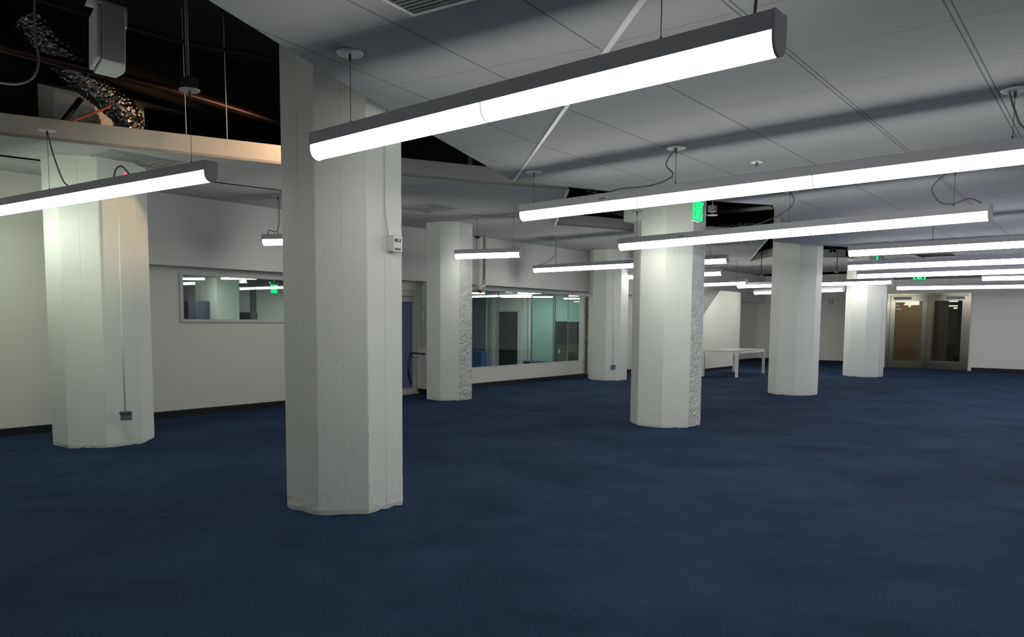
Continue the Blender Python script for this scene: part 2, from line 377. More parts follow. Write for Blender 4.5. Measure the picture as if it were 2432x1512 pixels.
# ================================================================== COLUMNS
def column(cx, cy, R, th, label, rough_faces=(), rough_base=.0, seams=(), top=SL, amp=1.0, seed=0):
    TT = (0, .018, .12, .25, .37, .492, .5, .508, .63, .75, .88, .982)
    bm = bmesh.new(); nc = 12; c = R / math.cos(PI / 8)
    zs = []; z = 0.0
    while z < 3.3: zs.append(z); z += .035
    zs += [3.3, 3.6, 4.0, 4.4, top]
    cor = [Vector((c * math.cos(th + PI / 8 + k * PI / 4), c * math.sin(th + PI / 8 + k * PI / 4), 0)) for k in range(8)]
    rings = []
    for z in zs:
        ring = []
        for k in range(8):
            a, b = cor[k], cor[(k + 1) % 8]; fn = (a + b).normalized()
            for j in range(nc):
                t = TT[j]; p = a.lerp(b, t)
                q = Vector((p.x * 5, p.y * 5, z * 5 + seed * 13))
                d = .0006 * noise.noise(q) * amp
                if j == 0:
                    d -= (.001 + .030 * max(0, noise.noise(Vector((k * 7.1, seed, z * 16))) - .18)) * amp      # worn arris
                if j == nc // 2 and k in seams: d -= .004
                if k in rough_faces:
                    d -= .028 * abs(noise.noise(Vector((p.x * 22, p.y * 22, z * 16 + seed)))) 
                lowz = max(0, 1 - z / (.18 + rough_base))
                d += lowz * .003 * noise.noise(Vector((p.x * 16, p.y * 16, z * 20 + seed)))
                if z < .01: d -= .004 + .006 * abs(noise.noise(Vector((p.x * 30, p.y * 30, seed))))
                v = p + fn * d
                zz_ = z + (0 if z > .01 else .018 * max(0, noise.noise(Vector((p.x * 14, p.y * 14, seed + 3)))))
                ring.append(bm.verts.new((v.x, v.y, zz_)))
        rings.append(ring)
    n = 8 * nc
    for a, b in zip(rings, rings[1:]):
        for k in range(n):
            f = bm.faces.new((a[k], a[(k + 1) % n], b[(k + 1) % n], b[k]))
            f.material_index = 1 if (k // nc) in rough_faces else 0
    bm.faces.new(rings[-1])
    o = link('concrete_column', bm, ['col', 'colrough']); o.location = (cx, cy, 0)
    tag(o, label, 'column', 'white octagonal concrete columns'); return o
# face k has its normal at th + (k+1)*45 deg ; 5 = -Y, 6 = +X-Y, 7 = +X, 4 = -X-Y, 0 = +X+Y
P1 = (-4.916, 3.989, .455, .06)
P0 = (-9.56, 4.07, .505, .02)
P2 = (-9.985, 10.61, .428, 0)
P3 = (-10.303, 16.93, .466, .03)
P5 = (-5.164, 10.134, .473, .0)
P6 = (-5.324, 16.27, .461, 0)
P7 = (-5.62, 23.17, .488, -.1)
column(*P1, 'largest and nearest white octagonal column, with a small device on its right side', (), .6, (5, 6, 7), seed=1)
column(*P0, 'leftmost white octagonal column, with a conduit down to a grey box', (), .1, (4, 5, 6), seed=2)
column(*P2, 'white octagonal column with a broken rough right side, left of the wide interior window', (7,), .1, (), seed=3, amp=.8)
column(*P3, 'white octagonal column at the right end of the wide interior window, with a small grey outlet', (), .05, (), seed=4, amp=.7)
c5 = column(*P5, 'white octagonal column right of the photo middle, with a green exit sign at its top', (7,), .25, (6,), seed=5)
column(*P6, 'white octagonal column with dark chips at its foot, between the white table and the far columns', (), .3, (), seed=6)
column(*P7, 'farthest white octagonal column, just left of the steel double doors', (), .5, (), seed=7)
# squared collar on top of the middle column
def collar(bm): box(bm, (-P5[2] - .01, -P5[2] - .01, 2.93), (.10, .3, SL), 0, .006)
o = one('collar', collar, 'col', c5)

# ================================================================== LAMPS
HB, HT = .075, .085            # housing height, lens depth
LW = .058                      # half width
def lens_profile():
    pts = [(-LW + .004, 0), (-LW + .004, -.018)]
    for k in range(0, 11):
        a = PI + PI * k / 10
        pts.append(((LW - .004) * math.cos(a), -.022 - (HT - .022) * -math.sin(a) if False else -.022 + (HT - .022) * math.sin(a)))
    pts += [(LW - .004, -.018), (LW - .004, 0)]
    return pts
def extrude_x(bm, prof, x0, x1, mi=0, caps=True):
    a = [bm.verts.new((x0, y, z)) for y, z in prof]; b = [bm.verts.new((x1, y, z)) for y, z in prof]
    n = len(prof)
    for k in range(n): bm.faces.new((a[k], a[(k + 1) % n], b[(k + 1) % n], b[k])).material_index = mi
    if caps: bm.faces.new(a).material_index = mi; bm.faces.new(list(reversed(b))).material_index = mi
def lamp(label, pl, pr, zb=2.50, lens='lens', extend=(0, 0), joints=None, hang=(), ceil=None, cords=(), detail=True, far=False, cap=True, ends=None, jpx=(), indicator=None, badge=None):
    """pl, pr: left and right ends of the lens's lowest line in the photograph"""
    A = ends[0] if ends else atz(*pl, zb); B = ends[1] if ends else atz(*pr, zb)
    d = (B - A).normalized(); A = A - d * extend[0]; B = B + d * extend[1]
    Lg = (B - A).length; ang = math.atan2(d.y, d.x); mid = (A + B) / 2
    zj = zb + HT                                        # junction lens / housing = local z 0
    root = empty('linear_lamp', (mid.x, mid.y, zj), ang)
    tag(root, label, 'ceiling lamp', 'suspended linear lamps')
    h = Lg / 2
    hp = [(-LW, 0), (-LW, HB - .004), (-LW + .004, HB), (LW - .004, HB), (LW, HB - .004), (LW, 0)]
    one('housing', lambda bm: extrude_x(bm, hp, -h, h), 'housing', root)
    le = one('lens', lambda bm: extrude_x(bm, lens_profile(), -h + .012, h - .012), lens, root)
    if cap:
        cp = [(-LW, HB)] + [(y * 1.06, z * 1.03 - .001) for y, z in lens_profile()] + [(LW, HB)]
        for s in (-1, 1):
            one('end_cap', lambda bm: extrude_x(bm, cp, s * h - .006 + s * .006, s * h + .006 + s * .006), 'housing', root)
    js = joints if joints is not None else ([x * 1.22 - h for x in range(1, int(Lg / 1.22))] if detail else [])
    js = list(js) + [(atz(*q, zb) - mid).dot(d) for q in jpx]
    if indicator: one('indicator', lambda bm: tube(bm, [(-h + indicator * Lg, -.045, HB - .01), (-h + indicator * Lg, -.045, HB + .02)], .010, 10), 'red', root)
    if badge: bx_ = (atz(*badge, zb) - mid).dot(d); one('badge', lambda bm: box(bm, (bx_ - .035, -LW - .002, .022), (bx_ + .035, -LW, .034)), 'wire', root)
    for x in js:
        jp = [(y * 1.015, z * 1.015) for y, z in lens_profile()]
        one('joint_band', lambda bm: extrude_x(bm, jp, x - .007, x + .007, 0), 'joint', root)
    cz = ceil
    for px in hang:                                     # hanger: parameter 0..1 along the lamp
        x = -h + px * Lg; wp = Vector((mid.x + math.cos(ang) * x, mid.y + math.sin(ang) * x, 0))
        c = cz if cz else fold_z(wp)
        lz = c - zj
        hw = one('hanger_wire', lambda bm: tube(bm, [(x, 0, HB), (x, 0, lz)], .0022 if not far else .004, 6), 'wire', root)
        if not far: one('cable_grip', lambda bm: tube(bm, [(x, 0, HB), (x, 0, HB + .025)], .007, 8), 'wire', hw)
        cn = one('canopy', lambda bm: cyl(bm, (x, 0, lz - .012), .075, .010, 28, r2=.08), 'disc', root)
        if not far: one('cable_gland', lambda bm: tube(bm, [(x, 0, lz - .05), (x, 0, lz - .01)], .009, 8), 'wire', cn)
    for pts in cords:
        one('power_cord', lambda bm: tube(bm, spline([((-h + p[0] * Lg), p[1], zj + HB + (p[2] - 2.735) / .355 * ((cz or CM + .15) - zj - HB) - zj) if (cz or 3) < 3.2 else ((-h + p[0] * Lg), p[1], zj + HB + (p[2] - 2.735) / .555 * (cz - zj - HB) - zj) for p in pts], 8), .0065, 8), 'cord', root)
    return root, mid, h
# nearest
lamp('nearest suspended linear lamp, crossing in front of the largest column', (755, 380), (1845, 135), hang=(.115, .83), joints=[], jpx=((1160, 290),),
     cords=[[(.83, 0, 3.09), (.86, .01, 2.93), (.93, .02, 2.90), (.965, .01, 2.84), (.968, 0, 2.735)]])
_, lm, lh = lamp('left suspended linear lamp with a red indicator on top, over the leftmost column', (0, 512), (500, 432), zb=2.56, lens='lens_green', extend=(1.2, 0), hang=(.47, .95, .1), ceil=CS, jpx=((95, 497), (266, 470)), indicator=.765,
     cords=[[(.47, 0, 3.28), (.48, .03, 3.05), (.52, .02, 2.80), (.56, .01, 2.735)], [(.722, -.03, 2.735), (.735, -.04, 2.80), (.755, -.04, 2.81), (.775, -.03, 2.735)]])
lamp('second lamp from the front, above the middle column, running out of the photo at right', (1243, 525), (2432, 390), extend=(0, 2.6), joints=[], jpx=((1536, 497), (1940, 448)), badge=(1450, 505),
     hang=(.02, .255, .61, .95), ceil=CM, cords=[[(.255, 0, 3.09), (.24, .01, 2.95), (.25, .01, 2.83), (.22, .01, 2.765), (.17, .01, 2.77), (.145, .0, 2.735)], [(.605, 0, 3.09), (.61, .01, 2.95), (.62, .01, 2.80), (.65, .01, 2.74)]])
lamp('third suspended linear lamp from the front, with a looped cord near its right end', (1475, 595), (2349, 524), zb=2.46, hang=(.06, .55, .93), ceil=CM, joints=[], jpx=((1698, 578), (1985, 553)), badge=(1633, 584),
     cords=[[(.92, 0, 3.09), (.885, .0, 2.95), (.90, .01, 2.80), (.93, .0, 2.765), (.96, .0, 2.80), (.985, 0, 2.74)], [(.55, 0, 3.09), (.56, .0, 2.95), (.52, .01, 2.83), (.45, .01, 2.74)]])
lamp('uppermost lamp of the far right stack, cut by the right edge of the photo', (2018, 609), (2432, 588), lens='lens_cool', extend=(0, 3.4), hang=(.2, .55, .9), ceil=CM, far=True)
lamp('second lamp down in the far right stack, just under the small green exit sign', (2016, 641), (2432, 626), lens='lens_cool', extend=(0, 3.5), hang=(.2, .6, .9), ceil=CM, far=True)
lamp('third lamp down in the far right stack, crossing before the farthest column top', (2037, 661), (2432, 649), lens='lens_cool', extend=(0, 3.5), hang=(.2, .6, .9), ceil=CM, far=True, zb=2.48)
lamp('lowest long lamp at the right, crossing just above the steel double doors', (2130, 688), (2432, 684), zb=2.44, lens='lens_cool', extend=(0, 3.5), hang=(.2, .6, .9), ceil=CM, far=True)
lamp('short lamp end at the right photo edge, just above the lamp before the doors', (2332, 666), (2432, 664.5), zb=2.48, lens='lens_cool', extend=(0, 3.5), hang=(.2, .6), ceil=CM, far=True)
lamp('short suspended lamp in front of the rough sided column and the wide interior window', (1083, 615), (1235, 611), zb=2.58, hang=(.33, .9), ceil=CS, joints=[])
lamp('highest of the lamps passing behind the middle column, starting above the wide interior window', (1270, 647), (1727, 625), zb=2.58, hang=(.13, .8), ceil=CS, far=True,
     cords=[[(.13, 0, 3.29), (.125, .0, 2.95), (.08, .01, 2.80), (.02, .01, 2.735)]])
lamp('second highest lamp passing behind the middle column, short on both sides of it', (1457, 664), (1714, 654), zb=2.58, hang=(.1, .9), ceil=CS, far=True)
lamp('lamp above the sloped white wall, lowest of those ending right of the middle column', (1560, 684), (1772, 676), zb=2.58, hang=(.1, .9), ceil=CS, far=True)
lamp('long suspended lamp passing behind the column with chipped foot, reaching the farthest column', (1753, 684), (2118, 674), zb=2.535, hang=(.1, .48, .9), ceil=CS, far=True)
lamp('farthest suspended lamp, low behind the column with chipped foot', (1793, 699), (2003, 692), zb=2.40, hang=(.1, .9), ceil=CS, far=True)
lamp('short lamp end showing just left of the largest column, above the small interior window', (628, 583), (679, 582), zb=2.58, hang=(.12, .85), ceil=CS, extend=(0, 1.55), joints=[],
     cords=[[(.13, 0, 3.28), (.13, .02, 2.95), (.10, .02, 2.78), (.04, .01, 2.80), (.03, .0, 2.735)]])
# unseen lamps added as fill beyond the frame to light the columns
for i, (x0, x1, y) in enumerate(((1.2, 4.6, 3.0), (.3, 4.6, 9.1), (-8.6, -5.2, -1.4))):
    lamp('unseen lamp added as fill, in the row %s' % ('of the nearest lamp, at its right', 'of the third lamp, at its right', 'behind the camera, at its left')[i], None, None, ends=(Vector((x0, y, 2.58)), Vector((x1, y, 2.58))), far=True, hang=(.15, .85), ceil=CM if y > 2 else CS)
# ================================================================== CEILING DEVICES
def diffuser(cx, cy, sx, sy, z, label, m='grille', rings=3):
    root = empty('air_diffuser', (cx, cy, z)); tag(root, label, 'air vent', 'ceiling air vents')
    def fr(bm):
        t = .03
        box(bm, (-sx, -sy, -.008), (sx, -sy + t, 0)); box(bm, (-sx, sy - t, -.008), (sx, sy, 0)); box(bm, (-sx, -sy + t, -.008), (-sx + t, sy - t, 0)); box(bm, (sx - t, -sy + t, -.008), (sx, sy - t, 0))
    one('frame', fr, m, root)
    def sl(bm):
        for i in range(1, rings + 1):
            f = 1 - i / (rings + 1); a, b = sx * f, sy * f; t = .012
            box(bm, (-a, -b, -.012), (a, -b + t, -.001)); box(bm, (-a, b - t, -.012), (a, b, -.001)); box(bm, (-a, -b + t, -.012), (-a + t, b - t, -.001)); box(bm, (a - t, -b + t, -.012), (a, b - t, -.001))
    one('louvre', sl, m, root)
    one('backing', lambda bm: box(bm, (-sx + .03, -sy + .03, -.002), (sx - .03, sy - .03, -.0005)), m if m == 'grille' else 'black', root)
diffuser(-8.82, 8.88, .36, .34, CS, 'square grey ceiling vent right of the largest column, above the door with the handrail')
diffuser(-9.75, 13.6, .26, .30, CS, 'square grey ceiling vent above the wide interior window')
diffuser(-8.87, 4.22, .32, .40, CS, 'square grey ceiling vent above the left suspended lamp, near the pale fascia')
c = Vector((-2.60, 2.50, 0)); gg = at_fold(978, 30)
g0 = empty('return_grille', (gg.x + .41, gg.y - .37, fold_z((gg.x + .41, gg.y - .37)) - .004)); tag(g0, 'dark square return grille in the ceiling at the top edge of the photo', 'air vent')
nz = Vector((-GR * nrm.x, -GR * nrm.y, 1)).normalized(); g0.rotation_euler = nz.to_track_quat('Z', 'X').to_euler()
g0.rotation_mode = 'QUATERNION'; g0.rotation_quaternion = Vector((0, 0, 1)).rotation_difference(nz)
one('grille_face', lambda bm: [box(bm, (-.385, -.36 + i * .03, -.010), (.385, -.36 + i * .03 + .020, -.002)) for i in range(24)], 'dgrille', g0)
one('frame', lambda bm: (box(bm, (-.41, -.38, -.012), (.41, -.36, 0)), box(bm, (-.41, .36, -.012), (.41, .38, 0)), box(bm, (-.41, -.36, -.012), (-.385, .36, 0)), box(bm, (.385, -.36, -.012), (.41, .36, 0))), 'disc', g0)
one('backing', lambda bm: box(bm, (-.40, -.37, -.0015), (.40, .37, 0)), 'black', g0)

def sprinkler(p, label, drop=.03, ceilz=None, esc=.045):
    root = empty('sprinkler', p); tag(root, label, 'sprinkler', 'ceiling sprinklers')
    one('escutcheon', lambda bm: cyl(bm, (0, 0, -.008), esc, .008, 24, r2=esc * .9), 'disc', root)
    def hd(bm):
        tube(bm, [(0, 0, -drop), (0, 0, 0)], .008, 8); cyl(bm, (0, 0, -drop - .006), .018, .004, 12)
        tube(bm, [(-.012, 0, -drop * .3), (-.014, 0, -drop * .7), (0, 0, -drop)], .003, 6); tube(bm, [(.012, 0, -drop * .3), (.014, 0, -drop * .7), (0, 0, -drop)], .003, 6)
    one('head', hd, 'wire', root)
sprinkler(atz(1797, 384, CM), 'sprinkler with round white plate on the ceiling above the second lamp', .035, esc=.055)
sprinkler(atz(2056, 588, CM), 'sprinkler near the far corner of the main ceiling by the lamp stack', .03)
sprinkler(atz(1380, 562, CS), 'small sprinkler on the wall-side ceiling left of the middle column', .03, esc=.03)
sprinkler(atz(2302, 618, CM), 'sprinkler on the far ceiling right of the dark ceiling hole', .03)
for px, py, lab in ((1808, 637, 'sprinkler drop left of the column with chipped foot, hanging on a short stem'), (1988, 627, 'sprinkler drop right of the column with chipped foot, hanging on a short stem')):
    p = aty(px, py, 21.0); root = empty('drop_sprinkler', p); tag(root, lab, 'sprinkler', 'hanging sprinkler drops')
    q = SL - p.z
    one('stem', lambda bm: tube(bm, [(0, 0, q), (0, 0, -.16)], .012, 8), 'wire', root)
    one('head', lambda bm: (cyl(bm, (0, 0, -.20), .055, .02, 16, r2=.04), cyl(bm, (0, 0, -.22), .03, .02, 12)), 'greyp', root)
# smoke detector
ps = at_fold(1002, 256)
root = empty('smoke_detector', ps); tag(root, 'round white smoke detector on the sloping ceiling just above the nearest lamp', 'smoke detector')
root.rotation_mode = 'QUATERNION'; root.rotation_quaternion = Vector((0, 0, 1)).rotation_difference(nz)
one('base', lambda bm: cyl(bm, (0, 0, -.014), .062, .014, 28), 'disc', root)
one('dome', lambda bm: (cyl(bm, (0, 0, -.034), .035, .020, 24, r2=.052), cyl(bm, (0, 0, -.040), .016, .008, 16)), 'whitep', root)

# exit signs
def exit_sign(p, rz, label, s=1.0, both=True, top=CM):
    root = empty('exit_sign', p, rz); tag(root, label, 'exit sign', 'green exit signs')
    one('housing', lambda bm: box(bm, (-.16 * s, -.02, .10 * s), (.16 * s, .02, .135 * s), 0, .003), 'whitep', root)
    one('panel', lambda bm: box(bm, (-.15 * s, -.004, -.10 * s), (.15 * s, .004, .10 * s)), 'signface', root)
    one('stem', lambda bm: tube(bm, [(0, 0, .13 * s), (0, 0, max(top - p[2], .15))], .008, 8), 'whitep', root)
    def letters(bm):
        for side in (-1, 1):
            y0, y1 = (-.009, -.005) if side < 0 else (.005, .009)
            hgt, st = .085 * s, .020 * s
            def B(x0, z0, x1, z1):
                if side > 0: x0, x1 = -x1, -x0
                box(bm, (x0 * s, y0, z0), (x1 * s, y1, z1))
            def D(x0, x1, up_):
                a = [(x0, -hgt), (x0 + .026, -hgt), (x1, hgt), (x1 - .026, hgt)] if up_ else [(x0, hgt), (x0 + .026, hgt), (x1, -hgt), (x1 - .026, -hgt)]
                a = [(x * s if side < 0 else -x * s, z) for x, z in a]
                lo = [bm.verts.new((x, y0, z)) for x, z in a]; hi = [bm.verts.new((x, y1, z)) for x, z in a]
                bm.faces.new(lo); bm.faces.new(list(reversed(hi)))
                for k in range(4): bm.faces.new((lo[k], lo[(k + 1) % 4], hi[(k + 1) % 4], hi[k]))
            B(-.135, -hgt, -.113, hgt); B(-.113, hgt - st, -.075, hgt); B(-.113, -st / 2, -.082, st / 2); B(-.113, -hgt, -.075, -hgt + st)   # E
            D(-.062, .012, True); D(-.062, .012, False)                                                                                  # X
            B(.028, -hgt, .050, hgt)                                                                                                      # I
            B(.062, hgt - st, .138, hgt); B(.089, -hgt, .111, hgt - st)                                                                   # T
    one('letters', letters, 'green', root)
p = atd(1657, 500, 8.6); exit_sign(p, math.radians(96), 'green exit sign in front of the top right of the middle column', 1.25)
p = aty(2083, 617, 20.6); exit_sign(p, math.radians(98), 'small green exit sign by the farthest column, between two bright lamps', 1.1, top=SL)
p = aty(2184, 655, 26.4); exit_sign(p, math.radians(5), 'green exit sign half hidden by a lamp, above the steel double doors', 1.3)

# ================================================================== PLENUM ITEMS
def pathx(pts, X): return [atx(x, y, X) for x, y in pts]
fd = spline([atx(x, y, X) for x, y, X in ((60, 40, -8.75), (120, 110, -8.72), (170, 165, -8.7), (215, 200, -8.68), (262, 238, -8.66), (300, 275, -8.66), (308, 318, -8.66))], 14)
def foil(bm):
    rr = [.155 + .009 * math.sin(i * 2.6) + .02 * noise.noise(Vector((i * .9, 0, 0))) for i in range(len(fd))]
    tube(bm, fd, rr, 26)
    for v in bm.verts: v.co += Vector((noise.noise(v.co * 9), noise.noise(v.co * 9 + Vector((5, 1, 2))), noise.noise(v.co * 9 + Vector((1, 9, 4))))) * .007
    for f in bm.faces: f.smooth = True
o = one('flexible_duct', foil, 'foil'); tag(o, 'crinkled silver foil duct curving down behind the pale fascia at the upper left', 'air duct')
fd2 = spline([atx(x, y, -10.2) for x, y in ((20, 0), (60, 30), (110, 40), (150, 75), (165, 110))], 10)
o = one('flexible_duct', lambda bm: tube(bm, fd2, .16, 20), 'dduct'); tag(o, 'dark round duct in the shadow above the crinkled silver duct', 'air duct')
def hang_tube(name, px, X, r, m, label, cat, n=10):
    o = one(name, lambda bm: tube(bm, spline([atx(x, y, X) for x, y in px], 6), r, n), m); tag(o, label, cat); return o
hang_tube('sprinkler_pipe', ((-160, 70), (0, 112), (240, 172), (455, 228), (662, 292), (1000, 400), (1300, 478), (1700, 570)), -8.2, .048, 'copper', 'long red brown pipe running above the opening at the upper left', 'pipe')
hang_tube('iron_pipe', ((-100, -60), (390, 88), (520, 116), (662, 146), (1000, 260)), -7.6, .022, 'blackpipe', 'thin black pipe high in the opening, above the red brown pipe', 'pipe')
hang_tube('iron_pipe', ((-160, 110), (0, 140), (200, 182), (662, 300), (1100, 410)), -9.9, .02, 'rod', 'thin pale pipe low in the opening behind the silver duct', 'pipe')
def ibeam(bm):
    box(bm, (-8.99, -1, 3.98), (-8.97, 10, 4.70)); box(bm, (-9.04, -1, 3.95), (-8.93, 10, 3.98)); box(bm, (-9.04, -1, 4.70), (-8.93, 10, SL))
o = one('steel_beam', ibeam, 'blackpipe'); tag(o, 'black steel beam high in front of the leftmost column top', 'beam')
for px, y0, y1, X, lab in ((433, -10, 321, -7.9, 'left pale hanger wire beside the round plate in the upper left opening'), (528, 60, 334, -7.75, 'right pale hanger wire in the upper left opening, nearest the largest column')):
    a = atx(px + (10 if px < 500 else 12), y1, X); o = one('hanger_wire', lambda bm: tube(bm, [(a.x, a.y, a.z - .05), (a.x + .01, a.y - .02, SL)], .006, 6), 'rod'); tag(o, lab, 'wire')
hang_tube('loose_cable', ((82, -30), (82, 30), (84, 90), (92, 140), (86, 170), (70, 190), (40, 199), (0, 196), (-60, 188)), -7.1, .010, 'greyp', 'grey cable hanging in a loop at the far upper left', 'cable')
hang_tube('brace_rod', ((192, 235), (142, 298)), -8.85, .03, 'blackpipe', 'black diagonal brace right of the leftmost column top', 'brace')
hang_tube('orange_conduit', ((170, 288), (233, 264), (262, 252)), -8.5, .012, 'orange', 'short orange conduit under the silver duct', 'conduit')
# box above the left lamp's right hanger plate
la = Vector((0.0, 0.0, 0.0)); lr = [o for o in bpy.data.objects if o.get('label', '').startswith('left suspended linear')][0]
la = Matrix.Rotation(lr.rotation_euler.z, 3, 'Z') @ Vector((.9 * lh, 0, 0)) + Vector((lm.x, lm.y, 0))
root = empty('electric_box', (la.x, la.y, CS + .002)); tag(root, 'black box on a post in the upper left opening, above a round white plate', 'electric box')
one('box', lambda bm: box(bm, (-.055, -.045, 0), (.055, .045, .085), 0, .004), 'darkp', root)
one('post', lambda bm: tube(bm, [(-.02, 0, .085), (-.02, 0, SL - CS)], .012, 8), 'greyp', root)
# loudspeaker
p = atd(270, 100, 5.4)
root = empty('loudspeaker', p, math.radians(52)); root.rotation_euler = (math.radians(-6), math.radians(3), math.radians(78))
tag(root, 'grey box loudspeaker hanging on a bracket at the upper left', 'loudspeaker')
def spk(bm):
    # cabinet with a curved front
    n = 10; prof = [(-.10, -.14), (-.10, .14)] + [(.04 + .03 * math.sin(PI * k / n), .14 - .28 * k / n) for k in range(n + 1)]
    lo = [bm.verts.new((x, y, -.20)) for x, y in prof]; hi = [bm.verts.new((x, y, .20)) for x, y in prof]
    bm.faces.new(lo); bm.faces.new(list(reversed(hi)))
    for k in range(len(prof)): bm.faces.new((lo[k], lo[(k + 1) % len(prof)], hi[(k + 1) % len(prof)], hi[k]))
    bmesh.ops.bevel(bm, geom=[e for e in bm.edges if abs(e.verts[0].co.z - e.verts[1].co.z) > .3 or True][:0] or list(bm.edges)[:2], offset=.004, segments=2, affect='EDGES')
one('cabinet', spk, 'speaker', root)
one('grille', lambda bm: box(bm, (-.135, -.13, -.19), (-.102, .13, .19), 0, .012), 'speaker', root)
one('bracket', lambda bm: (box(bm, (-.17, -.07, .235), (.05, .07, .247), 0, .003), box(bm, (.03, -.07, .10), (.075, .07, .247), 0, .003)), 'whitep', root)
one('mounting_post', lambda bm: box(bm, (-.06, -.06, .25), (.06, .06, SL - p.z + .02)), 'greyp', root)
# pipes / clutter in the second and third openings
o = one('junction_box', lambda bm: (box(bm, (-.06, -.05, 0), (.06, .05, .10), 0, .004),), 'whitep'); 
pj = atd(1692, 503, 12.0); o.location = pj; tag(o, 'small white box with a round plate hanging in the opening right of the middle column', 'electric box')
one('stem', lambda bm: tube(bm, [(0, 0, .1), (0, 0, SL - pj.z)], .010, 8), 'whitep', o); one('plate', lambda bm: cyl(bm, (0, 0, -.055), .085, .012, 24), 'disc', o)
one('stub', lambda bm: tube(bm, [(0, 0, -.06), (0, 0, 0)], .01, 8), 'whitep', o)
def flex(px, D, r, lab, m='foil'):
    o = one('flexible_duct', lambda bm: tube(bm, spline([atd(x, y, D) for x, y in px], 10), [r + .012 * math.sin(i * 2.4) for i in range((len(px) - 1) * 10 + 1)], 18), m); tag(o, lab, 'air duct')
flex(((1640, 548), (1700, 540), (1780, 534), (1845, 535)), 17.5, .09, 'silver duct low in the opening right of the middle column')
flex(((1395, 440), (1420, 470), (1410, 500)), 14.0, .10, 'silver duct in the opening left of the middle column')
o = one('sheet_duct', lambda bm: box(bm, (-.6, -.25, 0), (.6, .25, .35), 0, .01), 'dduct'); o.location = atd(1460, 455, 16); one('hanger_rod', lambda bm: [tube(bm, [(x, 0, .35), (x, 0, SL - o.location.z)], .01, 6) for x in (-.5, .5)], 'rod', o); tag(o, 'dark sheet metal duct in the opening left of the middle column', 'air duct')
o = one('sheet_duct', lambda bm: box(bm, (-.9, -.3, 0), (.9, .3, .4), 0, .01), 'dduct'); o.location = atd(1750, 500, 18.5); one('hanger_rod', lambda bm: [tube(bm, [(x, 0, .4), (x, 0, SL - o.location.z)], .01, 6) for x in (-.7, .7)], 'rod', o); tag(o, 'dark sheet metal duct in the opening right of the middle column', 'air duct')
o = one('iron_pipe', lambda bm: (tube(bm, [atd(1940, 586, 17.3), atd(2022, 590, 17.6)], .05, 10), tube(bm, [atd(1972, 582, 17.2), atd(1984, 598, 17.2)], .03, 8), tube(bm, [atd(1984, 582, 17.2), atd(1972, 598, 17.2)], .03, 8), tube(bm, [atd(1978, 590, 17.3), atd(1978, 590, 17.3) + Vector((0, 0, SL - .01 - atd(1978, 590, 17.3).z))], .012, 6)), 'blackpipe')
tag(o, 'black pipes with a crossed clamp in the gap right of the column with chipped foot', 'pipe')
o = one('sheet_duct', lambda bm: box(bm, (-.35, -.5, 0), (.35, .5, .2), 0, .01), 'dduct'); o.location = (-3.2, 19.1, 3.4); one('hanger_rod', lambda bm: tube(bm, [(0, 0, .2), (0, 0, SL - 3.4)], .01, 6), 'rod', o); tag(o, 'dark duct seen through the hole of the far ceiling', 'air duct')
o = one('ceiling_brace', lambda bm: tube(bm, [atz(1862, 537, CM - .01), atz(1812, 549, CM + .02)], .012, 6), 'edge'); tag(o, 'thin pale rod across the corner of the opening right of the middle column', 'rod')
# warm work light above the folded panel
wl = bpy.data.lights.new('plenum_work_light', 'SPOT'); wl.spot_size = math.radians(52); wl.spot_blend = .9; wl.energy = WARM_W; wl.color = (1, .62, .34); wl.shadow_soft_size = .08
wo = bpy.data.objects.new('plenum_work_light', wl); COL.objects.link(wo); wo.location = (-6.6, 5.9, 3.75); wo.rotation_euler = (Vector((-7.95, 5.0, 3.42)) - Vector((-6.6, 5.9, 3.75))).to_track_quat('-Z', 'Y').to_euler()

# ================================================================== WALL THINGS
def window(n, y0, y1, z0, z1, fwid, mull=(), frame='frame', fd_=.05):
    root = empty('window_%d' % n, (WX, y0, z0)); root['kind'] = 'structure'
    Y, Z = y1 - y0, z1 - z0; t = fwid
    def fr(bm):
        box(bm, (-.12, 0, 0), (fd_, Y, t)); box(bm, (-.12, 0, Z - t), (fd_, Y, Z)); box(bm, (-.12, 0, t), (fd_, t, Z - t)); box(bm, (-.12, Y - t, t), (fd_, Y, Z - t))
    one('window_frame', fr, frame, root)
    one('pane', lambda bm: box(bm, (-.085, t, t), (-.075, Y - t, Z - t)), 'glass', root)
    for m in mull: one('glass_joint', lambda bm: box(bm, (-.09, m - .004, t), (-.07, m + .004, Z - t)), 'frame_grey', root)
window(1, *W1, .045, fd_=.03)
window(2, *W2, .028, (2.2, W2[1] - W2[0] - .65), fd_=.0)
# door_1 with purple glazing
root = empty('door_1', (WX, D1[0], 0)); root['kind'] = 'structure'
dw = D1[1] - D1[0]
one('door_frame', lambda bm: (box(bm, (-.14, 0, .04), (.0, .05, D1[3])), box(bm, (-.14, dw - .05, .04), (.0, dw, D1[3])), box(bm, (-.14, .05, 1.98), (-.02, dw - .05, D1[3])), box(bm, (-.10, .05, 1.86), (-.04, dw - .05, 1.94))), 'frame', root)
one('glazing', lambda bm: box(bm, (-.12, .05, .12), (-.10, dw - .05, 1.86)), 'purple', root)
one('door_sill', lambda bm: (box(bm, (-.15, .0, .0), (.05, dw, .035)), box(bm, (-.13, .05, .035), (-.09, dw - .05, .12))), 'frame', root)
one('chain', lambda bm: [box(bm, (-.098, dw * .40, z), (-.094, dw * .40 + .012, z + .035)) for z in [1.80 - i * .06 for i in range(12)] + [.9, .84, .78]], 'rod', root)
